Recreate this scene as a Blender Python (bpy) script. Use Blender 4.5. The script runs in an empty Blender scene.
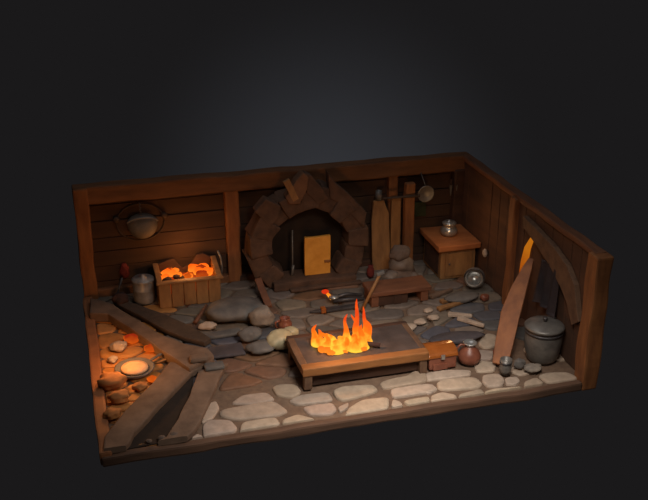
import bpy, bmesh, math, random
from mathutils import Vector, Matrix, noise
random.seed(7)
S = bpy.context.scene
COL = S.collection
PI = math.pi
FZ = 0.12                                    # height of the paved floor

# ------------------------------------------------------------------ camera
yaw, pit, FPX = .2720, .4023, 951.03
CAM = Vector((.0146, -8.9137, 6.2017))
fw = Vector((math.sin(yaw)*math.cos(pit), math.cos(yaw)*math.cos(pit), -math.sin(pit)))
rt = Vector((math.cos(yaw), -math.sin(yaw), 0)); up = rt.cross(fw)
cam = bpy.data.cameras.new('camera'); co = bpy.data.objects.new('camera', cam); COL.objects.link(co)
M = Matrix((rt, up, -fw)).transposed().to_4x4(); M.translation = CAM
co.matrix_world = M; cam.lens = FPX*36/648; cam.sensor_width = 36; cam.clip_end = 200
S.camera = co
def ray(x, y): return fw + rt*((x-324)/FPX) - up*((y-250)/FPX)
def at(x, y, z=FZ):                          # point of the level plane z under a pixel
    d = ray(x, y); return CAM + d*((z-CAM.z)/d.z)
def aty(x, y, Y):                            # point of the upright plane y = Y
    d = ray(x, y); return CAM + d*((Y-CAM.y)/d.y)
def atx(x, y, X):
    d = ray(x, y); return CAM + d*((X-CAM.x)/d.x)

# ------------------------------------------------------------------ materials
def lin(c): return tuple((v/255/12.92 if v <= 10 else ((v/255+.055)/1.055)**2.4) for v in c)
def mat(name, c1, c2=None, rough=.75, metal=0., scale=4., stretch=(1, 1, 1), bump=.25, coat=0., detail=4):
    m = bpy.data.materials.new(name); m.use_nodes = True; n = m.node_tree; n.nodes.clear()
    N = n.nodes.new; L = n.links.new
    out = N('ShaderNodeOutputMaterial'); b = N('ShaderNodeBsdfPrincipled'); L(b.outputs[0], out.inputs[0])
    tc = N('ShaderNodeTexCoord'); mp = N('ShaderNodeMapping'); mp.inputs['Scale'].default_value = stretch
    L(tc.outputs['Object'], mp.inputs[0])
    nz = N('ShaderNodeTexNoise'); nz.inputs['Scale'].default_value = scale; nz.inputs['Detail'].default_value = detail
    nz.inputs['Roughness'].default_value = .6; L(mp.outputs[0], nz.inputs['Vector'])
    r = N('ShaderNodeValToRGB'); r.color_ramp.elements[0].position = .33; r.color_ramp.elements[1].position = .68
    r.color_ramp.elements[0].color = lin(c1)+(1,); r.color_ramp.elements[1].color = lin(c2 or c1)+(1,)
    L(nz.outputs['Fac'], r.inputs[0]); L(r.outputs[0], b.inputs['Base Color'])
    b.inputs['Roughness'].default_value = rough; b.inputs['Metallic'].default_value = metal
    b.inputs['Coat Weight'].default_value = coat
    bp = N('ShaderNodeBump'); bp.inputs['Strength'].default_value = bump; bp.inputs['Distance'].default_value = .02
    L(nz.outputs['Fac'], bp.inputs['Height']); L(bp.outputs[0], b.inputs['Normal'])
    return m
def glow(name, lo, hi, strength, z0=0., z1=1., pw=1., noise_scale=6):
    # a hot body: colour runs from its hot foot to its cooler tip
    m = bpy.data.materials.new(name); m.use_nodes = True; n = m.node_tree; n.nodes.clear()
    N = n.nodes.new; L = n.links.new
    out = N('ShaderNodeOutputMaterial'); e = N('ShaderNodeEmission'); L(e.outputs[0], out.inputs[0])
    tc = N('ShaderNodeTexCoord'); sp = N('ShaderNodeSeparateXYZ'); L(tc.outputs['Object'], sp.inputs[0])
    nz = N('ShaderNodeTexNoise'); nz.inputs['Scale'].default_value = noise_scale; L(tc.outputs['Object'], nz.inputs['Vector'])
    mr = N('ShaderNodeMapRange'); mr.inputs[1].default_value = z0; mr.inputs[2].default_value = z1
    L(sp.outputs['Z'], mr.inputs[0])
    ad = N('ShaderNodeMath'); ad.operation = 'MULTIPLY_ADD'; ad.inputs[1].default_value = .9; L(nz.outputs['Fac'], ad.inputs[0])
    ad2 = N('ShaderNodeMath'); ad2.operation = 'SUBTRACT'; ad2.inputs[1].default_value = .45
    L(mr.outputs[0], ad.inputs[2]); L(ad.outputs[0], ad2.inputs[0])
    r = N('ShaderNodeValToRGB'); r.color_ramp.elements[0].color = lin(lo)+(1,); r.color_ramp.elements[1].color = lin(hi)+(1,)
    if isinstance(pw, tuple):
        el = r.color_ramp.elements.new(.4); el.color = lin(pw)+(1,)
    L(ad2.outputs[0], r.inputs[0]); L(r.outputs[0], e.inputs[0]); e.inputs[1].default_value = strength
    return m
SX, SY, SZ = (.25, 1, 1), (1, .25, 1), (1, 1, .25)
beam_x = mat('beam_along_x', (96, 62, 38), (124, 82, 50), .7, scale=9, stretch=(.2, 1, 1))
beam_y = mat('beam_along_y', (96, 60, 40), (122, 80, 54), .7, scale=9, stretch=(1, .2, 1))
beam_z = mat('beam_upright', (112, 68, 38), (146, 94, 52), .7, scale=9, stretch=(1, 1, .2))
plank_x = mat('wall_planks', (58, 38, 26), (76, 52, 34), .85, scale=5, stretch=(.2, 1, 1), bump=.1)
plank_y = mat('wall_planks_side', (66, 42, 28), (88, 58, 38), .85, scale=5, stretch=(1, .2, 1), bump=.1)
edge_w = mat('edging_wood', (128, 82, 52), (165, 108, 68), .75, scale=8, stretch=(.3, .3, 1))
sill_w = mat('front_sill', (78, 56, 42), (102, 74, 56), .8, scale=8, stretch=(.2, 1, 1))
dark_w = mat('dark_wood', (52, 32, 22), (78, 50, 34), .8, scale=8, stretch=(.3, 1, 1))
grey_w = mat('weathered_wood', (96, 76, 62), (128, 104, 86), .85, scale=7, stretch=(.5, .5, 1))
dgrey_w = mat('sooty_wood', (58, 46, 38), (84, 66, 52), .85, scale=7)
tan_w = mat('tan_wood', (128, 90, 54), (160, 116, 70), .65, scale=9, stretch=(1, 1, .3))
desk_w = mat('lit_desk_wood', (150, 90, 52), (176, 112, 66), .55, scale=8, stretch=(.3, 1, 1))  # lighter, more orange wood stands in for light on the cabinet top
red_w = mat('reddish_wood', (100, 62, 42), (126, 80, 54), .7, scale=8, stretch=(.3, 1, 1))
lean_w = mat('firelit_board_wood', (122, 74, 44), (152, 96, 56), .65, scale=7, stretch=(1, 1, .3))  # warmed with orange for the firelight on the board
table_w = mat('table_wood', (84, 60, 44), (108, 80, 58), .75, scale=8)
rim_w = mat('table_rim_wood', (124, 80, 42), (152, 100, 54), .6, scale=8, stretch=(.25, 1, 1))
arch_m = mat('arch_block', (70, 50, 38), (98, 70, 52), .85, scale=6)
crown_m = mat('crown_block', (98, 68, 48), (124, 88, 62), .85, scale=6)
arch_l = mat('arch_block_light', (126, 82, 50), (156, 106, 66), .8, scale=6)
black_m = mat('dark_brown', (34, 24, 18), (50, 36, 26), .95)
mortar = mat('mortar', (96, 76, 62), (116, 94, 76), .95, scale=12)
slate = mat('slate', (84, 80, 78), (112, 106, 100), .7, scale=5)
top_m = mat('table_stone', (64, 54, 50), (86, 74, 70), .6, scale=4)
slate_d = mat('dark_slate', (60, 56, 60), (84, 76, 78), .6, scale=5)
rock_m = mat('grey_rock', (112, 102, 94), (150, 138, 124), .75, scale=7)
rock_b2 = mat('worn_rock', (96, 84, 76), (124, 110, 98), .6, scale=6)
rock_y = mat('lit_grey_rock', (150, 140, 112), (186, 176, 142), .55, scale=7)  # yellowish light on grey rock painted into its colour
rock_p = mat('beige_rock', (158, 138, 122), (190, 170, 150), .8, scale=7)
rock_b = mat('brown_rock', (84, 70, 62), (110, 92, 80), .85, scale=7)
iron = mat('grey_iron', (100, 96, 92), (128, 124, 118), .42, metal=.35, scale=8, bump=.12)
iron_l = mat('pale_iron', (130, 126, 124), (160, 156, 152), .4, metal=.3, scale=8, bump=.12)
iron_h = mat('hung_iron', (92, 86, 78), (116, 108, 98), .6, metal=.1, scale=6, bump=.15)
iron_d = mat('dark_iron', (62, 60, 62), (90, 86, 86), .5, metal=.5, scale=8)
steel = mat('bright_steel', (168, 168, 166), (196, 194, 190), .28, metal=.7, scale=6, bump=.1)
copper = mat('copper_leather', (150, 82, 32), (172, 98, 42), .28, metal=.2, scale=6, bump=.1, coat=.5)
clay = mat('brown_clay', (112, 64, 48), (136, 82, 62), .4, scale=8, bump=.15)
cloth_d = mat('dark_cloth', (62, 54, 58), (82, 72, 74), .95, scale=5)
cloth_r = mat('red_cloth', (96, 30, 24), (120, 42, 32), .9, scale=8)
cloth_g = mat('green_cloth', (40, 46, 26), (54, 60, 34), .95, scale=8)
gold_m = mat('golden_door', (214, 142, 50), (236, 166, 72), .5, scale=5, bump=.2)  # one even golden orange tone
bread = mat('pale_dough', (206, 160, 120), (222, 180, 140), .7, scale=9)
charcoal = mat('charcoal', (44, 30, 26), (70, 42, 32), .9, scale=9)
flame_m = glow('flame', (255, 196, 60), (220, 66, 20), 1.25, .02, .36, (250, 116, 22), 9)
ember_m = glow('ember', (255, 116, 22), (150, 40, 14), 1.0, -.05, .12)
ember_y = glow('hot_coal', (255, 160, 50), (255, 96, 16), 1.15, -.05, .12)
tip_m = glow('red_hot_iron', (235, 60, 24), (200, 44, 18), .8)
strip_m = glow('lit_strip', (190, 78, 20), (240, 138, 28), .55, 0., .7)  # orange light on the wall strip painted as emission

def stone_mat():
    m = mat('paving_stones', (120, 120, 120), (165, 165, 165), .72, scale=9, bump=.3)
    n = m.node_tree; b = n.nodes['Principled BSDF']; r = n.nodes['Color Ramp']
    a = n.nodes.new('ShaderNodeVertexColor'); a.layer_name = 'stone'
    mx = n.nodes.new('ShaderNodeMixRGB'); mx.blend_type = 'MULTIPLY'; mx.inputs[0].default_value = 1
    r.color_ramp.elements[0].color = (.72, .72, .72, 1); r.color_ramp.elements[1].color = (1, 1, 1, 1)
    n.links.new(a.outputs[0], mx.inputs[1]); n.links.new(r.outputs[0], mx.inputs[2]); n.links.new(mx.outputs[0], b.inputs['Base Color'])
    return m
paving = stone_mat()

# ------------------------------------------------------------------ mesh helpers
def wob(bm, amp, freq=2.5, seed=0):
    o = Vector((seed*3.1, seed*1.7, seed*.9))
    for v in bm.verts: v.co += noise.noise_vector(v.co*freq + o)*amp
def join(bm, other):
    me = bpy.data.meshes.new('t'); other.to_mesh(me); bm.from_mesh(me); bpy.data.meshes.remove(me); other.free()
def refine(bm, L):
    for _ in range(5):
        e = [e for e in bm.edges if e.calc_length() > L]
        if not e: break
        bmesh.ops.subdivide_edges(bm, edges=e, cuts=1, use_grid_fill=True)
def box(bm, lo, hi, bev=.012, amp=.008, cut=.3, rot=None, seed=None, freq=2.5):
    b = bmesh.new(); bmesh.ops.create_cube(b, size=1)
    lo, hi = Vector(lo), Vector(hi); c = (lo+hi)/2; s = hi-lo
    for v in b.verts: v.co = Vector((v.co.x*s.x, v.co.y*s.y, v.co.z*s.z))
    if cut: refine(b, cut)
    if bev: bmesh.ops.bevel(b, geom=[e for e in b.edges if e.is_manifold and e.calc_face_angle(0) > .5], offset=bev, segments=2, affect='EDGES', profile=.6)
    if amp: wob(b, amp, freq, seed if seed is not None else random.random()*50)
    if rot is not None: bmesh.ops.transform(b, matrix=rot, verts=b.verts)
    bmesh.ops.translate(b, vec=c, verts=b.verts)
    join(bm, b); return bm
def B(lo, hi, **k): return box(bmesh.new(), lo, hi, **k)
def rail(bm, p, q, w, h, upv=(0, 0, 1), bev=.012, amp=.006, cut=.2, w2=None):
    # a beam from p to q, w wide and h thick
    p, q = Vector(p), Vector(q); d = (q-p); L = d.length; d.normalize()
    s = d.cross(Vector(upv)).normalized(); u = s.cross(d)
    b = bmesh.new(); bmesh.ops.create_cube(b, size=1)
    for v in b.verts:
        ww = w if v.co.x < 0 or w2 is None else w2
        v.co = Vector((v.co.x*L, v.co.y*ww, v.co.z*h))
    refine(b, cut)
    if bev: bmesh.ops.bevel(b, geom=[e for e in b.edges if e.is_manifold and e.calc_face_angle(0) > .5], offset=bev, segments=2, affect='EDGES', profile=.6)
    if amp: wob(b, amp, 3, random.random()*50)
    R = Matrix((d, s, u)).transposed().to_4x4(); R.translation = (p+q)/2
    bmesh.ops.transform(b, matrix=R, verts=b.verts); join(bm, b); return bm
def prism(bm, pts, vec, bev=.012, amp=.006, cut=.25):
    # polygon (3-D points) pushed along vec
    b = bmesh.new(); vs = [b.verts.new(p) for p in pts]; f = b.faces.new(vs)
    g = bmesh.ops.extrude_face_region(b, geom=[f])
    bmesh.ops.translate(b, vec=vec, verts=[v for v in g['geom'] if isinstance(v, bmesh.types.BMVert)])
    bmesh.ops.recalc_face_normals(b, faces=b.faces)
    if bev: bmesh.ops.bevel(b, geom=[e for e in b.edges if e.calc_face_angle(0) > .5], offset=bev, segments=2, affect='EDGES', profile=.6)
    if cut: bmesh.ops.triangulate(b, faces=[f for f in b.faces if len(f.verts) > 4]); refine(b, cut)
    if amp: wob(b, amp, 3, random.random()*50)
    join(bm, b); return bm
def tube(bm, pts, rad, n=8, smooth=True):
    pts = [Vector(p) for p in pts]; rad = rad if isinstance(rad, (list, tuple)) else [rad]*len(pts)
    rings = []; s = None
    for i, p in enumerate(pts):
        d = (pts[min(i+1, len(pts)-1)] - pts[max(i-1, 0)]).normalized()
        if s is None: s = d.orthogonal().normalized()
        s = (s - d*s.dot(d)).normalized(); u = d.cross(s)
        rings.append([bm.verts.new(p + (s*math.cos(2*PI*k/n)+u*math.sin(2*PI*k/n))*rad[i]) for k in range(n)])
    for a, b in zip(rings, rings[1:]):
        for k in range(n): bm.faces.new((a[k], a[(k+1) % n], b[(k+1) % n], b[k])).smooth = smooth
    bm.faces.new(rings[0][::-1]); bm.faces.new(rings[-1]); return bm
def lathe(bm, prof, c=(0, 0, 0), n=28, rot=None, close=False):
    c = Vector(c); rings = []; R = rot or Matrix.Identity(3)
    for r, z in prof:
        if r < 1e-5: rings.append([bm.verts.new(c + R @ Vector((0, 0, z)))])
        else: rings.append([bm.verts.new(c + R @ Vector((r*math.cos(2*PI*k/n), r*math.sin(2*PI*k/n), z))) for k in range(n)])
    for a, b in zip(rings, rings[1:]):
        for k in range(n):
            k2 = (k+1) % n
            if len(a) == 1 and len(b) == 1: continue
            if len(a) == 1: f = bm.faces.new((a[0], b[k2], b[k]))
            elif len(b) == 1: f = bm.faces.new((a[k], a[k2], b[0]))
            else: f = bm.faces.new((a[k], a[k2], b[k2], b[k]))
            f.smooth = True
    return bm
def blob(bm, c, r, amp=.18, sub=3, seed=None, rot=0, flat=False, freq=1.6):
    b = bmesh.new(); bmesh.ops.create_icosphere(b, subdivisions=sub, radius=1)
    s = seed if seed is not None else random.random()*90
    for v in b.verts:
        k = 1 + noise.noise(v.co*freq + Vector((s, s*.7, s*.3)))*amp*2
        # facets: stones are lumpy rather than round
        k *= 1 + .06*noise.cell(v.co*1.3 + Vector((s, 0, 0)))
        v.co = Vector((v.co.x*k*r[0], v.co.y*k*r[1], v.co.z*k*r[2]))
    bmesh.ops.rotate(b, matrix=Matrix.Rotation(rot, 3, 'Z'), verts=b.verts)
    bmesh.ops.translate(b, vec=c, verts=b.verts)
    for f in b.faces: f.smooth = not flat
    join(bm, b); return bm
def rest(bm, z):                               # drop a mesh onto height z
    m = min(v.co.z for v in bm.verts); bmesh.ops.translate(bm, vec=(0, 0, z-m), verts=bm.verts); return bm

ALL = []
def obj(name, bm, m, parent=None, origin=None):
    bmesh.ops.recalc_face_normals(bm, faces=bm.faces)
    if parent is not None:
        p, o = parent, Vector((0, 0, 0))
        while p is not None: o += p.location; p = p.parent
    elif origin is not None: o = Vector(origin)
    else:
        xs = [v.co.x for v in bm.verts]; ys = [v.co.y for v in bm.verts]; zs = [v.co.z for v in bm.verts]
        o = Vector(((min(xs)+max(xs))/2, (min(ys)+max(ys))/2, min(zs)))
    bmesh.ops.translate(bm, vec=-o, verts=bm.verts)
    me = bpy.data.meshes.new(name); bm.to_mesh(me); bm.free(); me.materials.append(m)
    ob = bpy.data.objects.new(name, me); COL.objects.link(ob)
    if parent is not None: ob.parent = parent
    else: ob.location = o
    return ob
def thing(name, label, cat, loc, group=None):
    o = bpy.data.objects.new(name, None); COL.objects.link(o); o.location = loc; o.empty_display_size = .1
    o['label'] = label; o['category'] = cat
    if group: o['group'] = group
    return o
def tag(o, label, cat, group=None):
    o['label'] = label; o['category'] = cat
    if group: o['group'] = group
    return o
def struct(o): o['kind'] = 'structure'; return o

# ------------------------------------------------------------------ the setting
floor = struct(obj('floor', B((0, 0.0, 0), (6, 4.25, .088), bev=.01, amp=.006, cut=.35), mortar, origin=(0, 0, 0)))
# back wall: horizontal boards between beams
bm = bmesh.new(); z = .12
while z < 1.6:
    h = random.uniform(.2, .27); box(bm, (.1, 4.12+random.uniform(0, .02), z), (5.98, 4.235, min(z+h, 1.66)-.008), bev=.01, amp=.005, cut=.4); z += h
box(bm, (.1, 4.18, .1), (5.95, 4.24, 1.62), bev=0, amp=0, cut=0)
struct(obj('wall_back', bm, plank_x, origin=(3, 4.2, .12)))
bm = bmesh.new(); y = 0.15
while y < 4.1:                                 # side wall: upright boards
    h = random.uniform(.22, .32); box(bm, (5.87+random.uniform(0, .015), y, .1), (5.985, min(y+h, 4.15)-.008, 1.74), bev=.01, amp=.005, cut=.4); y += h
box(bm, (5.93, .15, .1), (5.98, 4.15, 1.72), bev=0, amp=0, cut=0)
struct(obj('wall_right', bm, plank_y, origin=(5.93, 2, .12)))
tr = [('trim_1', (.0, 4.03, 1.56), (6.0, 4.25, 1.815), beam_x), ('trim_2', (5.85, .1, 1.72), (6.0, 4.1, 1.80), beam_y),
      ('trim_3', (0, 4.0, .0), (.2, 4.26, 1.81), beam_z), ('trim_4', (2.13, 4.03, .1), (2.33, 4.2, 1.6), beam_z),
      ('trim_5', (4.66, 4.06, .1), (4.82, 4.2, 1.6), beam_z), ('trim_6', (5.72, 4.0, .1), (5.9, 4.2, 1.6), dark_w),
      ('trim_7', (5.8, 2.12, .1), (5.93, 2.28, 1.77), beam_z), ('trim_8', (5.79, -.03, .0), (6.0, .2, 1.79), beam_z),
      ('trim_9', (.1, 4.04, .1), (2.2, 4.14, .24), beam_x), ('trim_10', (0, -.03, 0), (5.8, .07, .115), sill_w),
      ('trim_11', (-.02, .0, 0), (.12, 4.02, .17), edge_w), ('trim_12', (2.3, 4.04, .1), (5.75, 4.14, .22), dark_w)]
for n, lo, hi, m in tr: struct(obj(n, B(lo, hi, bev=.025, amp=.02, cut=.22), m))

# paving stones: cells round a site each, shrunk and rounded
sites = []
def add_site(px, py, kind, z=FZ):
    p = at(px, py, z); sites.append((p.x, p.y, kind))
# outlines of the front stones, in three sheets: origin, scale, polygons
SHEETS = [((180, 360), .216, [[(108,300),(130,275),(230,275),(262,310),(255,350),(150,372),(110,350)], [(285,300),(300,285),(440,262),(460,290),(445,330),(300,362),(285,335)],
    [(480,275),(545,253),(620,275),(622,305),(490,325)], [(185,228),(400,190),(440,190),(500,232),(440,255),(260,272),(190,255)], [(235,195),(290,160),(400,145),(440,178),(330,200)],
    [(430,125),(460,112),(535,112),(560,145),(520,168),(450,160)], [(505,185),(560,160),(685,146),(708,184),(548,204)], [(565,213),(704,194),(722,222),(704,245),(606,250)],
    [(95,270),(130,200),(165,185),(180,220),(150,265),(105,285)], [(60,355),(80,342),(104,360),(98,380),(65,378)]]),
  ((300, 350), .216, [[(155,185),(200,168),(335,158),(360,185),(300,205),(200,230),(170,215)], [(178,262),(225,240),(215,265),(185,282)], [(215,300),(225,265),(290,225),(410,212),(415,280),(350,300),(235,318)],
    [(430,228),(460,240),(480,262),(430,272)], [(370,150),(430,130),(500,120),(530,95),(580,100),(590,140),(450,165),(390,175)], [(420,178),(600,152),(635,175),(615,190),(450,215),(430,210)],
    [(480,232),(595,212),(600,240),(510,255)]]),
  ((430, 330), .247, [[(-20,172),(60,160),(165,158),(160,180),(30,196),(-10,200)], [(30,212),(60,197),(185,190),(210,215),(190,232),(60,240),(35,232)], [(215,180),(280,175),(300,200),(290,222),(235,225),(215,205)],
    [(305,195),(350,188),(362,205),(345,218),(310,215)], [(-14,222),(8,216),(25,235),(5,250),(-14,252)], [(8,262),(50,250),(100,260),(118,285),(95,300),(20,305)], [(122,257),(205,237),(220,255),(218,275),(135,290)],
    [(225,247),(260,237),(370,228),(372,242),(240,265)], [(385,210),(430,192),(462,215),(400,235),(385,228)], [(440,182),(475,172),(560,170),(612,202),(490,222)], [(180,135),(200,122),(265,128),(260,162),(190,165)],
    [(180,95),(200,80),(260,85),(250,112),(200,118)], [(195,50),(230,10),(270,20),(265,60),(220,70)], [(310,150),(380,140),(430,165),(360,180)], [(275,120),(330,118),(330,150),(285,155)]])]
POLYS = []
for (ox, oy), sc, ps in SHEETS:
    for p in ps:
        w_ = [at(ox+x*sc, oy+y*sc) for x, y in p]; w_ = [(v.x, max(v.y, .1)) for v in w_]; POLYS.append(w_)
        cx = sum(v[0] for v in w_)/len(w_); cy = sum(v[1] for v in w_)/len(w_)
        sites.append((cx, cy, 'skip'))
        for v in w_: sites.append((cx+(v[0]-cx)*.6, cy+(v[1]-cy)*.6, 'skip'))
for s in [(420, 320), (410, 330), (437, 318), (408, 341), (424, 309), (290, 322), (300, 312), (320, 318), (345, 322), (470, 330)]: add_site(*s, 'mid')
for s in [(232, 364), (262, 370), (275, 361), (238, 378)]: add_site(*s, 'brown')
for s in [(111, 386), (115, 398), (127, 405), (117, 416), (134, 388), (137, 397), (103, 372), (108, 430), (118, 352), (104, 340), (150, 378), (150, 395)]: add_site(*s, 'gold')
random.seed(11)
tries = 0
AN = 1.7
while tries < 9000:
    tries += 1
    x = random.uniform(.05, 5.9); y = random.uniform(.05, 4.15)
    rmin = .4 if y > 1.3 else .62
    if y < .62 and x > .85: continue
    if all(((x-a)**2 + (AN*(y-b))**2) > rmin**2 for a, b, _ in sites):
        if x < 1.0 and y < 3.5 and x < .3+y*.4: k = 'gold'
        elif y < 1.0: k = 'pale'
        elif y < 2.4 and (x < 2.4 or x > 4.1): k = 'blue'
        else: k = 'mid'
        if random.random() < .12 and k != 'pale': k = 'brown'
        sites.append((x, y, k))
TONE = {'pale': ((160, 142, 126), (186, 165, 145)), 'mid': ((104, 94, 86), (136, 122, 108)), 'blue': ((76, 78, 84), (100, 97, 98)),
        'brown': ((104, 76, 58), (126, 92, 68)), 'gold': ((186, 122, 60), (210, 144, 76))}  # last tone has the orange firelight painted into the stone colour
def clip(poly, n, d):                          # keep n.p <= d
    out = []
    for i in range(len(poly)):
        a, b = poly[i], poly[(i+1) % len(poly)]
        da, db = n[0]*a[0]+n[1]*a[1]-d, n[0]*b[0]+n[1]*b[1]-d
        if da <= 0: out.append(a)
        if da*db < 0:
            t = da/(da-db); out.append((a[0]+(b[0]-a[0])*t, a[1]+(b[1]-a[1])*t))
    return out
bm = bmesh.new(); cl = bm.loops.layers.color.new('stone')
random.seed(5)
def grow(p, g):
    cx = sum(v[0] for v in p)/len(p); cy = sum(v[1] for v in p)/len(p); out = []
    for x, y in p:
        L = math.hypot(x-cx, y-cy); out.append((cx+(x-cx)*(L+g)/L, max(.1, cy+(y-cy)*(L+g)/L)))
    return out
CELLS = [(grow(p, .014), 'pale') for p in POLYS]
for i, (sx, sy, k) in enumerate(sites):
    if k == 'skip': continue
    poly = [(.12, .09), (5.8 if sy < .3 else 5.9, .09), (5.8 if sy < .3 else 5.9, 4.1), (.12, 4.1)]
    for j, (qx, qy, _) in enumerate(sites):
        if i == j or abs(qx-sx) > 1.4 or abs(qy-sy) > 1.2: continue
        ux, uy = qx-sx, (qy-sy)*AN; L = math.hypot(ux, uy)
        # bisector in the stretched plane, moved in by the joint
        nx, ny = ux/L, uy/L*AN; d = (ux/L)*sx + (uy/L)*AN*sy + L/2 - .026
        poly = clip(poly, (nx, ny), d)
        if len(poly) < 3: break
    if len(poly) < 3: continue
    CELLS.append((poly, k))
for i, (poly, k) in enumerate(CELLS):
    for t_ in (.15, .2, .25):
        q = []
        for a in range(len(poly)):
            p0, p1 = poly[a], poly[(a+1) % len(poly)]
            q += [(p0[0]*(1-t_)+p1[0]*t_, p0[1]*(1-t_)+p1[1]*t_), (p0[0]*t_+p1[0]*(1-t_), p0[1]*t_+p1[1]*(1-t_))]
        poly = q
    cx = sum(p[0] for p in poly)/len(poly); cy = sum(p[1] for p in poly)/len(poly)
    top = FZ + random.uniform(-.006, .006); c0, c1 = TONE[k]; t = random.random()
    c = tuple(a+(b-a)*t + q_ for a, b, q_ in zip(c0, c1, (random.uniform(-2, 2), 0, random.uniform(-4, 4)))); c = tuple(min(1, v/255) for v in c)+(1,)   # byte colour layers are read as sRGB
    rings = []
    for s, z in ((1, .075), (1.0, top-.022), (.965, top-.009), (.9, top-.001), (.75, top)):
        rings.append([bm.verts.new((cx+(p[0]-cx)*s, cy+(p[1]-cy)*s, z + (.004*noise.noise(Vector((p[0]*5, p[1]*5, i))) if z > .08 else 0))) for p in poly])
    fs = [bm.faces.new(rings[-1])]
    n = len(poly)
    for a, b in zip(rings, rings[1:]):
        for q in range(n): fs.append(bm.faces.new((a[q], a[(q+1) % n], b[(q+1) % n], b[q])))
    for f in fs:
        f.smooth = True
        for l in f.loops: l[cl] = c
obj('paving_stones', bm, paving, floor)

# curved brace against the side wall
bm = bmesh.new()
prism(bm, [atx(x, y, 5.80) for x, y in ((523, 216), (540, 233), (554, 248), (566, 265), (574, 285), (578, 322), (571, 325), (566, 303), (560, 287), (549, 265), (537, 247), (523, 228))], (.075, 0, 0), bev=.01, amp=.008, cut=.15)
struct(obj('trim_13', bm, table_w))

# ------------------------------------------------------------------ stone arch with its hearth
G = 'brown blocks of the round arch'
AX, AZ, AY = 3.31, .72, 3.8
arch = thing('round_arch', 'wide round brown arch of rough blocks against the back wall', 'arch', (AX, AY, FZ))
random.seed(3)
nb = 13
for k in range(nb):
    a = math.radians(-36 + k*(252/(nb-1))); rr = .72; R = rr + random.uniform(-.02, .03)
    c = Vector((AX + R*1.03*math.cos(a), AY+random.uniform(-.03, .03), AZ + R*1.02*math.sin(a)))
    if c.z < .3: c.z = .3
    b = bmesh.new(); box(b, (-.15-random.uniform(0, .03), -.17, -.15), (.13+random.uniform(0, .05), .2, .15), bev=.03, amp=.03, cut=.12, freq=4)
    for v in b.verts: v.co.z *= 1 + v.co.x*1.1
    bmesh.ops.rotate(b, matrix=Matrix.Rotation(-a + random.uniform(-.12, .12), 3, 'Y'), verts=b.verts)
    bmesh.ops.translate(b, vec=c, verts=b.verts)
    for v in b.verts: v.co.z = max(v.co.z, FZ+.005)
    obj('arch_block', b, arch_m, arch)
# sharp slabs standing out of the crown
for px_, yy, m in (([(286, 198), (296, 181), (304, 173), (309, 177), (307, 190), (300, 204), (290, 205)], 3.58, crown_m),
                   ([(305, 173), (312, 176), (324, 190), (328, 199), (318, 206), (307, 194)], 3.6, arch_m),
                   ([(329, 173), (337, 184), (352, 197), (367, 213), (364, 228), (350, 214), (338, 203), (330, 199)], 3.62, arch_m),
                   ([(255, 212), (266, 199), (281, 206), (279, 219), (270, 228), (264, 221)], 3.6, arch_m)):
    obj('crown_slab', prism(bmesh.new(), [aty(x, y, yy) for x, y in px_], (0, .2, 0), bev=.02, amp=.012, cut=.15), m, arch)
obj('crown_board', rail(bmesh.new(), aty(286, 180, 3.6), aty(296, 200, 3.6), .1, .05, upv=(0, 1, 0), bev=.01, amp=.004), tan_w, arch)
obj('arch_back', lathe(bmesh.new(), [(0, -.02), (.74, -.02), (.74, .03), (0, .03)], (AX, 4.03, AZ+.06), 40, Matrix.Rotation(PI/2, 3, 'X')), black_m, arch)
obj('sill', B((2.72, 3.5, FZ), (4.0, 3.96, .25), bev=.03, amp=.02, cut=.15), arch_m, arch)
obj('sill_step', B((2.95, 3.42, FZ), (4.05, 3.52, .17), bev=.02, amp=.015, cut=.15), arch_m, arch)
d = thing('hearth_door', 'golden-orange square hatch standing inside the round arch', 'hatch', (3.44, 3.72, .25))
obj('panel', B((3.23, 3.68, .25), (3.63, 3.74, .86), bev=.015, amp=.008, cut=.1), gold_m, d)
obj('latch', B((3.53, 3.655, .44), (3.62, 3.69, .475), bev=.006, amp=0, cut=0), rim_w, d)
p = aty(293, 256, 3.8)
tag(obj('poker', tube(tube(bmesh.new(), [(p.x-.02, 3.75, .25), (p.x, 3.82, .95)], .012), [(p.x-.035, 3.74, .25), (p.x-.01, 3.745, .42)], .022), iron), 'thin grey iron rod standing inside the arch left of the golden hatch', 'poker')
p0, p1 = at(269, 308), aty(258, 279, 3.55)
tag(obj('short_plank', rail(bmesh.new(), p0+Vector((0, 0, .02)), p1, .1, .05, upv=(0, 1, 0)), red_w), 'short reddish board leaning on the left foot of the arch', 'board')

# ------------------------------------------------------------------ back left corner
hp = thing('hanging_pot', 'shallow grey pot hung on a chain from the left of the back wall', 'pot', (.9, 4.0, 1.0))
R = Matrix.Rotation(math.radians(70), 3, 'X')
obj('bowl', lathe(bmesh.new(), [(0, .075), (.1, .07), (.16, .05), (.19, .02), (.21, 0), (.215, -.02), (.18, -.03), (0, -.03)], (.92, 4.05, 1.19), 32, R), iron_h, hp)
for v in hp.children[0].data.vertices: v.co.z = v.co.z if v.co.z < .24 else .24 + (v.co.z-.24)*.6
obj('rim', tube(bmesh.new(), [Vector((.92-.215*math.cos(t), 3.985, 1.24+.07*math.sin(t))) for t in [PI*k/14 for k in range(15)]], .014), iron, hp)
bm = bmesh.new()
for k in range(7): tube(bm, [(.9+(.008 if k % 2 else -.008), 3.99, 1.54-.028*k), (.9+(-.008 if k % 2 else .008), 3.99, 1.515-.028*k)], .009, 6)
obj('chain', bm, iron_d, hp)
wr = obj('ring', tube(bmesh.new(), [(.9+.34*math.cos(t), 4.115, 1.2+.28*math.sin(t)) for t in [2*PI*k/36 for k in range(37)]], .012, 6), dgrey_w)
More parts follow.
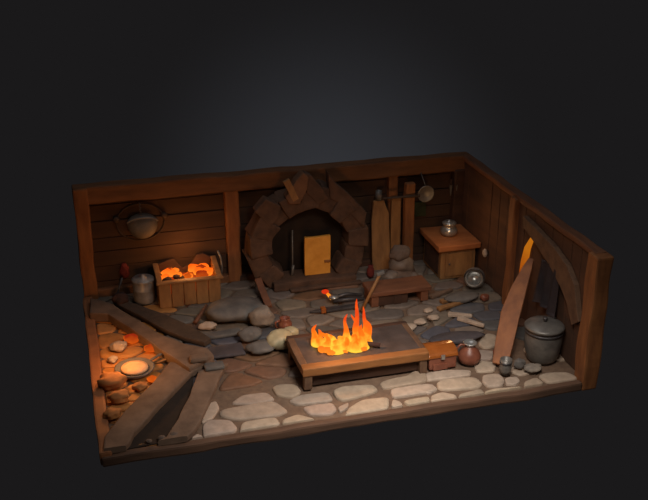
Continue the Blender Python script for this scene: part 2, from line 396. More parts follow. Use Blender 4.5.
tag(wr, 'thin dark hoop fixed on the boards behind the hanging grey pot', 'hoop')
for q in (-.34, .34):
    tag(obj('wall_peg', lathe(bmesh.new(), [(0, 0), (.045, 0), (.045, .03), (.03, .05), (0, .05)], (.9+q, 4.11, 1.28), 16, Matrix.Rotation(PI/2, 3, 'X')), dgrey_w),
        'small dark peg on the wall %s the hanging grey pot' % ('left of' if q < 0 else 'right of'), 'peg')
cn = thing('metal_canister', 'grey metal canister standing left of the wooden ember crate', 'canister', (.84, 3.72, FZ))
obj('body', lathe(bmesh.new(), [(0, 0), (.13, 0), (.15, .03), (.155, .12), (.15, .2), (.155, .21), (.15, .22), (.152, .3), (.14, .34)], (.84, 3.72, FZ)), iron_l, cn)
obj('lid', lathe(bmesh.new(), [(.16, .335), (.165, .36), (.14, .38), (.03, .395), (.03, .42), (0, .425)], (.84, 3.72, FZ)), iron_l, cn)
tag(obj('canister_handle_tool', tube(bmesh.new(), [(.42, 3.8, FZ+.01), (.5, 3.86, .3), (.56, 3.9, .45)], [.02, .012, .018], 8), iron_d) , 'thin iron rod leaning in the back left corner beside the canister', 'rod')
ALL_fix = [o for o in bpy.data.objects if o.name == 'canister_handle_tool'][0]; ALL_fix.name = 'iron_rod'
p = aty(125, 272, 4.0)
tag(obj('dark_red_pouch', blob(bmesh.new(), (p.x, 4.08, p.z-.02), (.07, .05, .12), .1), cloth_r), 'dark red pouch hanging low on the back wall above the iron rod', 'pouch')
bpy.data.objects['dark_red_pouch'].name = 'cloth_pouch'
tag(obj('charcoal_lump', rest(blob(bmesh.new(), (.5, 3.66, .2), (.12, .1, .09), .2), FZ), charcoal), 'black lump of charcoal on the floor left of the canister', 'charcoal')

cr = thing('ember_crate', 'plank crate filled with glowing embers near the back wall', 'crate', (1.46, 3.7, FZ))
bm = bmesh.new()
for k in range(5):
    x0 = 1.03 + k*.178; box(bm, (x0, 3.42+random.uniform(0, .012), FZ), (x0+.171, 3.48, .5+random.uniform(-.01, .01)), bev=.012, amp=.006, cut=.12)
obj('front_planks', bm, tan_w, cr)
for x0, n in ((1.03, 'side_planks'), (1.86, 'side_planks')):
    bm = bmesh.new()
    for k in range(3): box(bm, (x0, 3.48+k*.163, FZ), (x0+.06, 3.48+k*.163+.158, .5+.03*k), bev=.01, amp=.006, cut=.15)
    obj(n, bm, tan_w, cr)
bm = bmesh.new(); prism(bm, [(1.03, 3.96, FZ), (1.92, 3.96, FZ), (1.92, 3.96, .58), (1.76, 3.96, .67), (1.66, 3.96, .66), (1.58, 3.96, .52), (1.44, 3.96, .48), (1.32, 3.96, .64), (1.22, 3.96, .62), (1.03, 3.96, .56)], (0, .05, 0), bev=.008, cut=.12)
obj('back_board', bm, dark_w, cr)
obj('rim', rail(rail(rail(bmesh.new(), (1.0, 3.44, .505), (1.95, 3.44, .505), .09, .035), (1.9, 3.42, .51), (1.9, 3.98, .6), .08, .03), (1.05, 3.42, .51), (1.05, 3.98, .58), .08, .03), tan_w, cr)
obj('handle', tube(bmesh.new(), [(1.97, 3.7, .4), (1.99, 3.72, .52), (1.985, 3.76, .66), (1.95, 3.8, .76)], .014), iron, cr)
obj('ash_bed', B((1.09, 3.48, .3), (1.86, 3.95, .41), bev=.01, amp=.02, cut=.08), glow('ash_bed', (210, 70, 16), (150, 46, 14), .75), cr)
random.seed(21)
for k in range(26):
    x = random.uniform(1.16, 1.8); y = random.uniform(3.54, 3.9)
    r = random.uniform(.05, .085); h = .44 + .06*math.cos((x-1.48)*3) if (x < 1.36 or x > 1.58 or y < 3.7) else .42
    hot = random.random()
    tag(obj('ember', blob(bmesh.new(), (x, y, h), (r, r*.9, r*.75), .2, 2), ember_y if hot < .5 else (ember_m if hot < .9 else charcoal)),
        'glowing ember heaped in the plank crate' if hot < .9 else 'dark cinder lying among the embers in the plank crate', 'ember', 'embers in the plank crate' if hot < .9 else 'cinders in the plank crate')

# ------------------------------------------------------------------ fallen timbers front left
def timber(pix, ztop, zbot, m, name, label, tilt=None):
    pts = [at(x, y, ztop) for x, y in pix]
    bm = bmesh.new(); prism(bm, pts, (0, 0, zbot-ztop), bev=.02, amp=.012, cut=.22)
    if tilt: tilt(bm)
    for v in bm.verts: v.co.z = max(v.co.z, FZ+.002); v.co.y = max(v.co.y, .03)
    return tag(obj(name, bm, m), label, 'timber')
timber([(90, 297), (113, 304), (139, 320), (161, 334), (184, 343), (208, 348), (214, 354), (190, 368), (168, 354), (152, 343), (136, 332), (122, 322), (108, 314), (89, 313)], .26, FZ, grey_w, 'timber_beam', 'long grey-brown timber running from the back left post down to the pan')
timber([(112, 298), (135, 303), (165, 314), (193, 327), (212, 338), (205, 342), (182, 337), (158, 326), (138, 314), (116, 303)], .2, FZ, dgrey_w, 'timber_beam', 'dark sooty timber lying in front of the canister and ember crate')
timber([(170, 361), (190, 364), (206, 358), (212, 362), (192, 372), (160, 404), (134, 432), (126, 450), (104, 451), (104, 436), (125, 410), (152, 383)], .2, FZ, grey_w, 'timber_beam', 'thick grey-brown timber running from the joint to the front left corner')
timber([(198, 370), (228, 362), (220, 376), (200, 420), (184, 446), (158, 448), (166, 436), (178, 418), (190, 394)], .2, FZ, grey_w, 'timber_beam', 'right leg of the V of grey-brown timbers at the front edge')
tag(obj('stone_block', rest(B(at(200, 360, .26)+Vector((-.13, -.08, 0)), at(200, 360, .26)+Vector((.1, .06, .06)), bev=.03, amp=.02, cut=.1), .262), grey_w), 'squared grey block lying on the joint of the timbers', 'block')
tag(obj('flat_stone', rest(B(at(214, 368, .2)+Vector((-.12, -.07, 0)), at(214, 368, .2)+Vector((.12, .07, .05)), bev=.02, amp=.012, cut=.1), .202), slate), 'flat bluish stone lying on the top end of the right V timber', 'stone')
# flat dark patch between the two timbers
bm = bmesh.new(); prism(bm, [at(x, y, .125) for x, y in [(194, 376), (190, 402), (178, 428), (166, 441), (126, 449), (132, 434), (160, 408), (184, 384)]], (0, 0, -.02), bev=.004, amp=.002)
obj('dark_patch', bm, black_m, floor)
for px, py, r in ((163, 447, .05), (176, 446, .06), (150, 449, .035)):
    pp = at(px, py, FZ); pp.y = max(pp.y, .12)
    tag(obj('pebble', rest(blob(bmesh.new(), (pp.x, pp.y, .2), (r, r*.8, r*.7), .15, 2), FZ), rock_b), {163: 'brown pebble in the middle of the gap between the V timbers at the front', 176: 'brown pebble against the right V timber at the front', 150: 'smallest brown pebble between the V timbers at the front'}[px], 'pebble')

# the pan and its fire
pn = thing('fire_pan', 'round dark pan on the floor among glowing coals front left', 'pan', (*at(135, 372)[:2], FZ))
c = Vector(pn.location)
obj('dish', lathe(bmesh.new(), [(0, 0), (.19, 0), (.225, .03), (.25, .07), (.235, .075), (.2, .04), (0, .035)], c), slate, pn)
obj('handle', rail(bmesh.new(), c+Vector((.2, .12, .07)), c+Vector((.36, .2, .1)), .04, .02), slate, pn)
tag(obj('flatbread', lathe(bmesh.new(), [(0, 0), (.15, 0), (.172, .015), (.165, .035), (.1, .05), (0, .055)], c+Vector((0, 0, .04))), bread), 'round pale flatbread lying in the dark pan', 'bread')
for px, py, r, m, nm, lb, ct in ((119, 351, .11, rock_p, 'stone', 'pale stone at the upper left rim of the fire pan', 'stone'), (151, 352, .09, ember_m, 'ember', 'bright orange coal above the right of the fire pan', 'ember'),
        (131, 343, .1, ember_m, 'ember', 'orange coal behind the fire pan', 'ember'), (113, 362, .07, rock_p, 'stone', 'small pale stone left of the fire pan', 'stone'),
        (152, 381, .06, ember_m, 'ember', 'small coal below the right of the fire pan', 'ember'), (140, 390, .09, gold_m, 'stone', 'stone painted firelit gold just in front of the fire pan', 'stone'),
        (112, 388, .17, gold_m, 'boulder', 'largest boulder painted firelit gold at the left edge', 'boulder'), (120, 402, .12, gold_m, 'boulder', 'boulder painted firelit gold in front of the largest one', 'boulder'), (113, 419, .11, gold_m, 'boulder', 'boulder painted firelit gold nearest the front left corner', 'boulder')):
    pp = at(px, py)
    mm = {'gold_m': gold_m}.get(m, m)
    if m is gold_m: mm = gb if 'gb' in globals() else globals().setdefault('gb', mat('firelit_rock', (158, 100, 52), (190, 126, 70), .8, scale=6))  # firelight near the pan painted into the rock colour
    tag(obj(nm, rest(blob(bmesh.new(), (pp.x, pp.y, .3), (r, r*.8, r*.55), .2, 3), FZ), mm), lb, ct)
pp = at(160, 361, .14)
lf = bmesh.new(); prism(lf, [pp+Vector(v) for v in ((-.1, -.03, 0), (0, -.05, .02), (.13, 0, .03), (0, .05, .02), (-.09, .03, 0))], (0, 0, .015), bev=.003, amp=0, cut=0)
tag(obj('wood_chip', rest(lf, FZ+.002), tan_w), 'pointed tan wood chip right of the fire pan', 'chip')

# ------------------------------------------------------------------ rocks and slate, left of the table
def rock(px, py, r, m, nm, lb, z=FZ, amp=.14, rot=0):
    pp = at(px, py, z)
    return tag(obj(nm, rest(blob(bmesh.new(), (pp.x, pp.y, .4), r, amp, 3, rot=rot), z), m), lb, nm.split('_')[-1])
rock(262, 327, (.17, .15, .14), rock_m, 'boulder', 'round grey boulder behind the others, left of the fire table')
rock(279, 349, (.19, .15, .13), rock_y, 'boulder', 'pale boulder next to the left end of the fire table')
rock(290, 339, (.12, .09, .09), rock_y, 'boulder', 'small boulder painted as lit yellowish at the back left corner of the fire table')
rock(250, 341, (.16, .12, .1), slate, 'boulder', 'long grey boulder in front of the round one')
rock(262, 353, (.2, .13, .08), slate, 'boulder', 'low grey boulder left of the pale boulder')
rock(235, 318, (.42, .3, .13), slate, 'slate_mound', 'wide low grey slate mound right of the ember crate', rot=.1, amp=.08)
rock(208, 330, (.12, .07, .06), rock_p, 'stone', 'small pinkish stone at the far end of the dark sooty timber')
pp = at(222, 336)
tag(obj('slate_slab', rest(B(pp+Vector((-.3, -.08, 0)), pp+Vector((.25, .08, .05)), bev=.02, amp=.015, cut=.12), FZ+.001), slate), 'narrow pale grey slab at the foot of the slate mound', 'slab')
pp = at(230, 352)
tag(obj('slate_slab', rest(B(pp+Vector((-.33, -.16, 0)), pp+Vector((.18, .14, .04)), bev=.02, amp=.015, cut=.12), FZ+.001), slate_d), 'broad bluish slab left of the low grey boulder', 'slab')
rb = thing('brown_pot', 'small dark brown pot behind the back left corner of the fire table', 'pot', (*at(285, 331)[:2], FZ))
obj('body', lathe(bmesh.new(), [(0, 0), (.07, 0), (.1, .06), (.09, .14), (.06, .17), (.075, .2), (.06, .2), (.045, .17), (0, .15)], rb.location), clay, rb)
obj('handle', tube(bmesh.new(), [Vector(rb.location)+Vector(v) for v in ((-.07, 0, .17), (-.13, 0, .15), (-.13, 0, .08), (-.09, 0, .06))], .014), clay, rb)
pp = aty(208, 318, 3.2)
tag(obj('red_stick', tube(bmesh.new(), [at(195, 325)+Vector((0, 0, .03)), at(207, 313)+Vector((0, 0, .12))], [.03, .024], 8), red_w), 'short reddish stick slanting up in front of the ember crate', 'stick')
bpy.data.objects['red_stick'].name = 'firewood_stick'

# ------------------------------------------------------------------ fire table
T = thing('fire_table', 'low wooden table with a dark stone top carrying the open fire', 'table', (3.35, 1.1, FZ))
X0, X1, Y0, Y1, ZT = 2.44, 4.06, .7, 1.6, .42
obj('stone_top', B((X0+.08, Y0+.12, .32), (X1-.05, Y1-.07, ZT-.008), bev=.01, amp=.004, cut=.25), top_m, T)
for lo, hi, m in (((X0, Y0, .31), (X1, Y0+.14, ZT), rim_w), ((X0, Y1-.08, .31), (X1, Y1, ZT), dark_w)):  # front rim coloured lighter as if firelit, back rim dark
    obj('rim_board', B(lo, hi, bev=.018, amp=.01, cut=.15), m, T)
obj('rim_board', B((X0-.01, Y0+.12, .31), (X0+.09, Y1-.06, ZT-.002), bev=.018, amp=.008, cut=.15), table_w, T)
obj('rim_board', B((X1-.08, Y0+.12, .31), (X1, Y1-.06, ZT-.002), bev=.018, amp=.008, cut=.15), table_w, T)
for x in (X0+.02, X1-.12):
    for y in (Y0+.02, Y1-.12): obj('leg', B((x, y, FZ), (x+.1, y+.1, .33), bev=.015, amp=.008, cut=.1), table_w, T)
obj('under_shade', B((X0+.14, Y0+.1, FZ+.002), (X1-.1, Y1-.1, .315), bev=.015, amp=.01, cut=.2), dark_w, T)  # dark block painting in the shade beneath the table top

fire = thing('open_fire', 'tall orange and yellow fire burning on the middle of the table', 'fire', (3.03, 1.12, ZT))
def flame(px, py, ptop, w, lean, Y):
    b = at(px, py-3, ZT); t = aty(ptop[0], ptop[1], b.y); b.z = ZT-.005
    n = 12; pts = []; rad = []
    for k in range(n+1):
        s = k/n; p = b.lerp(t, s); p.x += lean*math.sin(s*PI)*.04 + .012*math.sin(s*9+px); p.y += .02*math.sin(s*7+px)
        pts.append(p); rad.append(max(.002, w*1.15*((1-s)**.62)*(.8+.2*math.cos(s*5))))
    bm = tube(bmesh.new(), pts, rad, 10); wob(bm, .008, 7, px)
    for v in bm.verts: v.co.z = max(v.co.z, ZT)
    return bm
FL = [(321, 350, (319, 330), .09, 0, 1.02), (328, 352, (327, 337), .1, 0, .95), (337, 353, (336, 340), .1, 0, .92), (346, 353, (346, 338), .1, 0, .92), (355, 352, (354, 334), .1, 0, .94), (362, 350, (361, 324), .085, 0, .98), (318, 347, (316, 324), .07, -1, 1.1), (324, 348, (322, 332), .07, 1, 1.02), (331, 349, (329, 334), .075, 1, 1.0), (338, 350, (337, 339), .08, -1, 1.0), (345, 350, (345, 338), .08, 1, .98),
      (349, 345, (347, 313), .06, -1, 1.15), (354, 346, (352, 314), .055, 1, 1.12), (360, 344, (358, 299), .07, -1, 1.2), (363, 345, (362, 306), .06, 1, 1.12),
      (366, 346, (367, 320), .055, 1, 1.08), (369, 347, (369, 334), .05, 0, 1.0), (356, 350, (354, 333), .07, 1, .98), (343, 347, (340, 336), .09, 0, 1.15), (330, 345, (327, 333), .07, 0, 1.2)]
for f in FL: obj('flame', flame(*f), flame_m, fire)
random.seed(4)
for k in range(12):
    x = random.uniform(2.74, 3.36); y = random.uniform(.96, 1.26); r = random.uniform(.035, .06)
    tag(obj('coal', rest(blob(bmesh.new(), (x, y, .5), (r, r, r*.7), .2, 2), ZT-.012), ember_y), 'glowing coal under the flames on the table', 'coal', 'coals under the table fire')
tag(obj('log', tube(bmesh.new(), [(3.3, 1.1, ZT+.03), (3.5, .98, ZT+.035)], [.035, .03], 8), charcoal), 'small charred log at the right edge of the table fire', 'log')

# chest and jug at the right end of the table
ch = thing('small_chest', 'small brown chest with a glossy orange rounded lid at the table\'s right end', 'chest', (4.290, .93, FZ))
obj('body', B((4.080, .76, FZ), (4.450, 1.08, .33), bev=.02, amp=.012, cut=.1), clay, ch)
bm = bmesh.new(); prof = [(.74+.18*(1-math.cos(t)), .325+.12*math.sin(t)) for t in [PI*k/10 for k in range(11)]]
prism(bm, [Vector((4.065, y, z)) for y, z in prof], (.4, 0, 0), bev=.012, amp=.004, cut=.12)
obj('lid', bm, copper, ch)
obj('clasp', B((4.230, .725, .3), (4.280, .75, .37), bev=.006, amp=0, cut=0), steel, ch)
obj('foot', B((4.130, .735, FZ), (4.330, .8, .22), bev=.012, amp=.008, cut=.1), clay, ch)
jg = thing('clay_jug', 'squat brown clay jug with a shiny metal neck right of the small chest', 'jug', (4.66, .84, FZ))
obj('body', lathe(bmesh.new(), [(0, 0), (.11, 0), (.145, .05), (.15, .12), (.12, .2), (.075, .25), (.06, .27)], jg.location), clay, jg)
obj('neck', lathe(bmesh.new(), [(.058, .26), (.065, .3), (.09, .33), (.08, .34), (.055, .31), (.0, .29)], jg.location), steel, jg)
obj('handle', tube(bmesh.new(), [Vector(jg.location)+Vector(v) for v in ((-.06, 0, .3), (-.13, 0, .32), (-.18, 0, .25), (-.17, 0, .15), (-.13, 0, .11))], .018), clay, jg)

for o_ in list(ch.children)+list(jg.children):
    for v in o_.data.vertices: v.co.z *= .84
# ------------------------------------------------------------------ tools behind the fire
tg = thing('iron_tongs', 'black tongs with a red-hot tip lying behind the table fire', 'tongs', (*at(345, 302)[:2], FZ))
a, b = at(332, 303), at(362, 299)
obj('arm', tube(bmesh.new(), [a+Vector((0, 0, .07)), a.lerp(b, .5)+Vector((0, .03, .1)), b+Vector((0, .02, .06))], [.035, .03, .022], 8), iron_d, tg)
obj('arm', tube(bmesh.new(), [a+Vector((0, -.05, .05)), a.lerp(b, .5)+Vector((0, -.07, .06)), b+Vector((0, -.09, .05))], [.03, .03, .02], 8), iron_d, tg)
obj('pivot', lathe(bmesh.new(), [(0, 0), (.07, 0), (.07, .03), (0, .04)], a+Vector((.02, -.02, .09))), steel, tg)
obj('jaw', tube(bmesh.new(), [a+Vector((0, 0, .07)), a+Vector((-.06, .05, .14))], [.03, .02], 8), flame_m, tg)
obj('jaw', blob(bmesh.new(), a+Vector((-.08, .07, .16)), (.055, .04, .035), .1, 2), tip_m, tg)
bl = thing('long_knife', 'long dark blade with an orange collar lying in front of the tongs', 'knife', (*at(337, 313)[:2], FZ))
a, b = at(310, 314), at(358, 308)
obj('blade', rail(bmesh.new(), a.lerp(b, .32)+Vector((0, 0, .03)), b+Vector((0, 0, .04)), .12, .04, bev=.012, w2=.09), iron_d, bl)
obj('collar', rail(bmesh.new(), a.lerp(b, .22)+Vector((0, 0, .04)), a.lerp(b, .32)+Vector((0, 0, .04)), .1, .07, bev=.012), copper, bl)
obj('tip', rail(bmesh.new(), a+Vector((0, 0, .03)), a.lerp(b, .24)+Vector((0, 0, .035)), .02, .03, bev=.005, w2=.07), iron_d, bl)

# ------------------------------------------------------------------ low bench with anvil of stones
bn = thing('low_bench', 'low reddish bench with a dark opening in its front, behind the fire table', 'bench', (4.4, 2.8, FZ))
obj('seat', B((3.92, 2.62, .29), (4.84, 3.02, .36), bev=.015, amp=.01, cut=.15), red_w, bn)
for x in (3.94, 4.28, 4.70): obj('leg', B((x, 2.64, FZ), (x+.11, 2.98, .295), bev=.012, amp=.006, cut=.12), dark_w if x == 4.28 else red_w, bn)
obj('back_panel', B((4.0, 2.84, FZ), (4.78, 2.9, .3), bev=.01, amp=.004, cut=.2), dgrey_w, bn)
obj('front_panel', B((4.05, 2.66, FZ), (4.5, 2.7, .27), bev=.01, amp=.004, cut=.12), dark_w, bn)
an = thing('anvil', 'lumpy grey anvil-like block standing behind the bench', 'anvil', (4.6, 3.25, FZ))
c = Vector((4.6, 3.25, .04))
obj('base', rest(blob(bmesh.new(), c+Vector((0, 0, .25)), (.23, .17, .16), .12), FZ), rock_b, an)
obj('foot', blob(bmesh.new(), c+Vector((.16, -.14, .23)), (.085, .1, .1), .12), rock_b2, an)
obj('foot', blob(bmesh.new(), c+Vector((-.19, -.1, .28)), (.13, .1, .1), .12), rock_b2, an)
obj('waist', blob(bmesh.new(), c+Vector((0, 0, .43)), (.19, .15, .15), .1), rock_b2, an)
obj('face', blob(bmesh.new(), c+Vector((-.03, 0, .6)), (.16, .13, .13), .12), rock_b, an)
a, b = aty(362, 308, 2.56), aty(380, 274, 2.58); a.z = FZ+.02
hm = thing('slim_hammer', 'thin pale stick with a small metal head leaning on the bench\'s left end', 'hammer', a)
obj('shaft', tube(bmesh.new(), [a, b], [.028, .022], 8), tan_w, hm)
obj('head', rail(bmesh.new(), b+Vector((-.05, 0, .0)), b+Vector((.06, 0, .03)), .05, .05), steel, hm)

# ------------------------------------------------------------------ tools on the back wall, right of the arch
tb = bmesh.new(); prism(tb, [(4.36, 3.86, FZ), (4.66, 3.86, FZ), (4.64, 3.96, 1.0), (4.56, 3.98, 1.22), (4.40, 3.98, 1.22), (4.36, 3.95, .9)], (0, .05, 0), bev=.012)
tag(obj('tapered_board', tb, tan_w), 'tall tan tapered board leaning on the wall right of the arch', 'board')
tag(obj('metal_mug', lathe(bmesh.new(), [(0, 0), (.045, 0), (.052, .06), (.048, .15), (.04, .15), (.04, .02), (0, .02)], (4.48, 4.0, 1.225), 20), iron), 'small grey metal cup on top of the tapered board', 'cup')
tag(obj('narrow_board', B((4.68, 3.96, FZ), (4.84, 4.02, 1.25), bev=.012, amp=.006, cut=.15), tan_w), 'narrow upright board between the tapered board and the round-topped post', 'board')
pb = bmesh.new(); box(pb, (4.86, 3.84, FZ), (5.02, 3.96, 1.5), bev=.03, amp=.01, cut=.15)
tag(obj('wooden_post', pb, beam_z), 'free-standing round-topped post left of the cabinet', 'post')
sk = thing('frying_pan', 'round grey pan with a long level handle hung beside the round-topped post', 'pan', (5.2, 3.9, 1.2))
pc = aty(425, 193, 3.84)
obj('dish', lathe(bmesh.new(), [(0, 0), (.1, 0), (.125, .03), (.135, .045), (.12, .045), (.09, .02), (0, .018)], pc, 28, Matrix.Rotation(PI/2, 3, 'X')), iron, sk)
ph = aty(383, 198.5, 3.8)
obj('handle', tube(bmesh.new(), [pc+Vector((-.1, -.04, -.02)), ph], [.022, .018], 8), dgrey_w, sk)
obj('hook', tube(bmesh.new(), [pc+Vector((.0, 0, .12)), pc+Vector((.0, .2, .26))], .008, 6), iron, sk)
tag(obj('green_rag', B((5.1, 4.05, .86), (5.28, 4.13, 1.1), bev=.02, amp=.02, cut=.06, freq=8), cloth_g), 'dark green rag hanging on the wall under the frying pan', 'rag')
for i, (px, py) in enumerate(((451, 187), (457, 182))):
    p = aty(px, py, 4.0)
    k = thing('wall_knife', ('left' if i == 0 else 'right') + ' one of two thin grey knives hanging in the back right corner', 'knife', p)
    obj('blade', rail(bmesh.new(), p+Vector((0, 0, -.14)), p+Vector((0, 0, .04)), .015, .012, upv=(0, 1, 0), w2=.045, amp=0, bev=.003), iron, k)
    obj('handle', rail(bmesh.new(), p+Vector((0, 0, .03)), p+Vector((0, 0, .13)), .03, .025, upv=(0, 1, 0), amp=0, bev=.006), dark_w, k)
jar = lathe(bmesh.new(), [(0, 0), (.05, 0), (.06, .05), (.055, .13), (.035, .16), (.045, .19), (0, .19)], (4.26, 3.66, FZ), 20)
rj = tag(obj('clay_jar', jar, cloth_r), 'small jar painted as red-lit on the floor between the arch and the tapered board', 'jar')  # red light on the jar painted as its colour
tag(obj('round_knob', blob(bmesh.new(), (4.28, 3.66, .5), (.05, .04, .035), .05, 2), rock_p), 'x', 'knob'); bpy.data.objects.remove(bpy.data.objects['round_knob'])

# ------------------------------------------------------------------ cabinet with pot
cb = thing('wooden_cabinet', 'boxy orange-brown wooden cabinet in the back right corner', 'cabinet', (5.5, 3.6, FZ))
obj('body', B((5.24, 3.26, FZ), (5.8, 3.98, .6), bev=.012, amp=.008, cut=.2), tan_w, cb)
obj('top', B((5.17, 3.2, .6), (5.86, 4.02, .69), bev=.018, amp=.01, cut=.18), desk_w, cb)
obj('door', B((5.31, 3.235, .17), (5.74, 3.27, .55), bev=.01, amp=.005, cut=.15), tan_w, cb)
for k in cb.children:
    if k.name.startswith('door'): obj('knob', blob(bmesh.new(), (5.37, 3.225, .38), (.015, .015, .015), 0, 2), iron_d, k)
obj('side_panel', B((5.225, 3.34, .18), (5.245, 3.9, .55), bev=.005, amp=.002, cut=.2), dark_w, cb)
mp_ = thing('metal_pot', 'squat shiny grey pot standing on the cabinet', 'pot', (5.5, 3.62, .69))
obj('body', lathe(bmesh.new(), [(0, 0), (.09, 0), (.125, .04), (.13, .09), (.1, .135), (.085, .145), (.09, .16), (.1, .19)], mp_.location), steel, mp_)
obj('lid', lathe(bmesh.new(), [(.105, .185), (.11, .205), (.08, .225), (.02, .235), (.02, .25), (0, .255)], mp_.location), steel, mp_)
sp_ = at(478, 288)
c = Vector((5.62, 2.86, FZ+.165))
ck = thing('tipped_pot', 'round shiny metal pot tipped on its side in front of the cabinet', 'pot', (c.x, c.y, FZ))
R = Matrix.Rotation(math.radians(-28), 3, 'Z') @ Matrix.Rotation(math.radians(68), 3, 'X')
obj('body', lathe(bmesh.new(), [(0, -.15), (.08, -.135), (.14, -.07), (.16, .0), (.145, .07), (.12, .11), (.105, .1), (.12, .06), (.1, -.05), (0, -.1)], c, 30, R), steel, ck)
obj('rim', lathe(bmesh.new(), [(.115, .1), (.14, .11), (.14, .125), (.11, .125), (.1, .11)], c, 30, R), iron, ck)
obj('handle', tube(bmesh.new(), [c + R @ Vector((.14*math.cos(t), .14*math.sin(t), .11+.09*math.sin(t))) for t in [PI*k/10 for k in range(11)]], .01), iron_d, ck)
p = atx(486, 253, 5.84)
tag(obj('pale_bag', blob(bmesh.new(), (5.82, p.y, p.z), (.035, .05, .07), .1, 2), rock_p), 'small pale pouch hanging on the right wall above the tipped pot', 'pouch')
bpy.data.objects['pale_bag'].name = 'hanging_pouch'

# ------------------------------------------------------------------ loose slats and pebbles, right middle
for i, (x0, y0, x1, y1, m, lb) in enumerate(((438, 311, 465, 303, tan_w, 'front one of two tan slats lying side by side before the tipped pot'), (441, 304, 462, 298, tan_w, 'rear one of two tan slats lying side by side before the tipped pot'),
        (448, 316, 472, 318, rock_p, 'straight pale slat in front of the tan slats'), (458, 320, 484, 328, rock_p, 'pale slat lying askew, nearest the leaning board'), (430, 299, 452, 291, grey_w, 'short grey slat lying against the right end of the bench'))):
    a, b = at(x0, y0), at(x1, y1)
    tag(obj('firewood_split', rail(bmesh.new(), a+Vector((0, 0, .03)), b+Vector((0, 0, .03)), .09, .05, bev=.015, amp=.008, w2=.05), m), lb, 'slat')
for i, (px, py, r, lb) in enumerate(((409, 330, .1, 'left pebble of the pale pebbles behind the chest'), (420, 324, .09, 'middle pebble of the pale pebbles behind the chest'), (433, 320, .09, 'right pebble of the pale pebbles behind the chest'),
                                 (408, 338, .05, 'small pale pebble at the back edge of the fire table'), (428, 312, .07, 'pale pebble just in front of the bench\'s right foot'))):
    rock(px, py, (r, r*.7, r*.4), rock_p, 'pebble', lb)
rock(462, 301, (.26, .14, .06), slate, 'slate_mound', 'low grey slate mound in front of the tipped pot', amp=.08)
rock(455, 341, (.4, .14, .05), slate_d, 'slate_slab', 'long bluish slab behind the small chest', amp=.06)
rock(484, 301, (.07, .06, .05), clay, 'stone', 'small reddish stone at the foot of the wall post')

# ------------------------------------------------------------------ right wall things
bt, tp_ = Vector((5.0, .62, FZ+.01)), Vector((5.74, 1.42, 1.17)); wv = Vector((.73, -.68, 0))
lp = bmesh.new(); lw = [(0, .1), (.2, .12), (.45, .125), (.7, .1), (.9, .065), (1, .035)]
bow = lambda t: Vector((-.04, .03, .03))*math.sin(t*PI)
prism(lp, [bt.lerp(tp_, t)+bow(t)-wv*h for t, h in lw] + [bt.lerp(tp_, t)+bow(t)+wv*h for t, h in lw[::-1]], (tp_-bt).cross(wv).normalized()*-.055, bev=.012, amp=.008, cut=.15)
for v in lp.verts: v.co.z = max(v.co.z, FZ+.003)
tag(obj('leaning_board', lp, lean_w), 'broad reddish board leaning steeply against the right wall', 'board')
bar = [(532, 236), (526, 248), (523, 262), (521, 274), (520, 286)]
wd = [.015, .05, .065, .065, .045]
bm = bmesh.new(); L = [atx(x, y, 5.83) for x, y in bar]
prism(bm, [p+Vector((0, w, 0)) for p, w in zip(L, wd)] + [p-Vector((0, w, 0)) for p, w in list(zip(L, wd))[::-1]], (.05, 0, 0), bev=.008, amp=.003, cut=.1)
tag(obj('curved_blade', bm, strip_m), 'curved blade, its orange light painted as glow, upright between the wall post and the leaning board', 'blade')
br = thing('lidded_barrel', 'big grey metal barrel with a round lid by the front right post', 'barrel', (5.6, .68, FZ))
obj('body', lathe(bmesh.new(), [(0, 0), (.18, 0), (.195, .03), (.225, .14), (.24, .28), (.232, .4), (.22, .45)], br.location, 36), iron, br)
obj('hoop', lathe(bmesh.new(), [(.23, .385), (.245, .39), (.245, .415), (.225, .42)], br.location, 36), iron_d, br)
ld = obj('lid', lathe(bmesh.new(), [(.215, .44), (.25, .445), (.255, .47), (.235, .49), (.12, .52), (0, .53)], br.location, 36), iron, br)
obj('knob', lathe(bmesh.new(), [(.02, .52), (.02, .55), (.035, .565), (.03, .585), (0, .59)], br.location, 16), iron_d, ld)
bm = bmesh.new(); n = 14; m_ = 12; G2 = []
for i in range(n+1):
    row = []
    for j in range(m_+1):
        s, t = i/n, j/m_; y = 1.28 - .5*s - (t*.08*(s-.5)); z = 1.28 - .1*abs(s-.4) - t*.62
        row.append(bm.verts.new((5.81 - .035*math.sin(s*19)*(.3+t) - .04*t, y, z)))
    G2.append(row)
for i in range(n):
    for j in range(m_): bm.faces.new((G2[i][j], G2[i+1][j], G2[i+1][j+1], G2[i][j+1])).smooth = True
bmesh.ops.solidify(bm, geom=bm.faces[:], thickness=.02)
tag(obj('hanging_cloth', bm, cloth_d), 'dark grey cloth hanging on the right wall above the barrel', 'cloth')
cu = thing('small_cup', 'small grey-blue metal cup at the foot of the leaning board', 'cup', (*at(505, 373)[:2], FZ))
obj('body', lathe(bmesh.new(), [(0, 0), (.068, 0), (.072, .06), (.075, .2), (.062, .2), (.055, .03), (0, .02)], cu.location, 22), iron, cu)
obj('band', lathe(bmesh.new(), [(.073, .14), (.08, .145), (.08, .165), (.074, .17)], cu.location, 22), iron_d, cu)
rock(519, 369, (.075, .06, .07), slate, 'stone', 'grey stone right beside the small cup')
rock(532, 371, (.13, .08, .045), rock_m, 'stone', 'flat pale grey stone in front of the barrel')
rock(496, 358, (.04, .05, .08), cloth_r, 'stone', 'small red lump against the left edge of the leaning board')

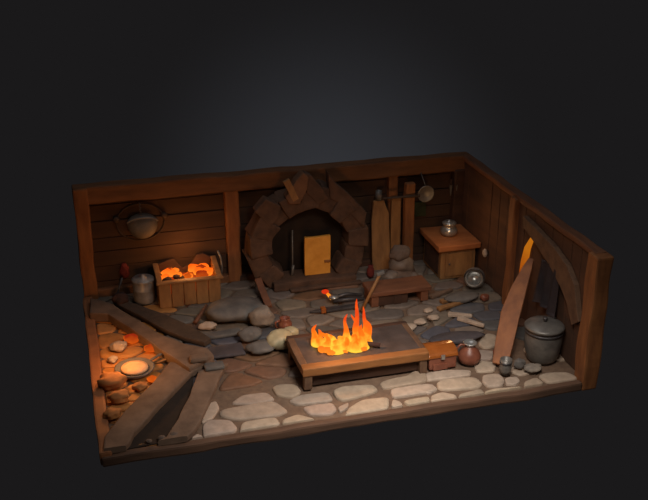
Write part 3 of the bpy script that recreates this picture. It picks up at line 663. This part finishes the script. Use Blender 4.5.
# ------------------------------------------------------------------ light
def point(name, loc, energy, col, r=.1):
    l = bpy.data.lights.new(name, 'POINT'); l.energy = energy; l.color = col; l.shadow_soft_size = r
    o = bpy.data.objects.new(name, l); COL.objects.link(o); o.location = loc; return o
def area(name, loc, target, size, energy, col):
    l = bpy.data.lights.new(name, 'AREA'); l.energy = energy; l.color = col; l.size = size
    o = bpy.data.objects.new(name, l); COL.objects.link(o); o.location = loc
    o.rotation_euler = (Vector(target)-Vector(loc)).to_track_quat('-Z', 'Y').to_euler(); return o
OR = (1, .42, .12)
k_ = area('studio_key', (3.2, -2.2, 4.6), (3.3, .15, 0), 1.6, 62, (1, .9, .8)); k_.data.spread = math.radians(75)
area('studio_top', (3, 2, 8), (3, 2, 0), 5, 56, (.95, .95, 1))
point('table_fire_light', (3.05, 1.1, .95), 22, OR, .15)
point('pan_fire_light', (.36, 1.75, .65), 20, OR, .12)
point('crate_fire_light', (1.47, 3.7, .72), 7, OR, .1)
point('cabinet_fill', (5.25, 2.9, 1.15), 4, (1, .55, .22), .08)  # added warm fill above the cabinet; no lantern stands there

# ------------------------------------------------------------------ dim studio surroundings
w = bpy.data.worlds.new('world'); S.world = w; w.use_nodes = True; n = w.node_tree; n.nodes.clear()
N = n.nodes.new; Lk = n.links.new
out = N('ShaderNodeOutputWorld'); bg = N('ShaderNodeBackground'); Lk(bg.outputs[0], out.inputs[0])
tc = N('ShaderNodeTexCoord'); dt = N('ShaderNodeVectorMath'); dt.operation = 'DOT_PRODUCT'
gd = ray(330, 195).normalized(); dt.inputs[1].default_value = gd
Lk(tc.outputs['Generated'], dt.inputs[0])
nm = N('ShaderNodeVectorMath'); nm.operation = 'NORMALIZE'; Lk(tc.outputs['Generated'], nm.inputs[0]); Lk(nm.outputs[0], dt.inputs[0])
ac = N('ShaderNodeMath'); ac.operation = 'ARCCOSINE'; Lk(dt.outputs['Value'], ac.inputs[0])
mr = N('ShaderNodeMapRange'); mr.interpolation_type = 'SMOOTHSTEP'
mr.inputs[1].default_value = math.radians(13); mr.inputs[2].default_value = math.radians(-1)
Lk(ac.outputs[0], mr.inputs[0])
mx = N('ShaderNodeMixRGB'); mx.inputs[1].default_value = lin((26, 25, 26))+(1,); mx.inputs[2].default_value = lin((50, 51, 55))+(1,)
Lk(mr.outputs[0], mx.inputs[0]); Lk(mx.outputs[0], bg.inputs[0]); bg.inputs[1].default_value = 1

S.view_settings.view_transform = 'Standard'; S.view_settings.look = 'None'
S.view_settings.exposure = 0; S.view_settings.gamma = 1; S.view_settings.use_curve_mapping = False
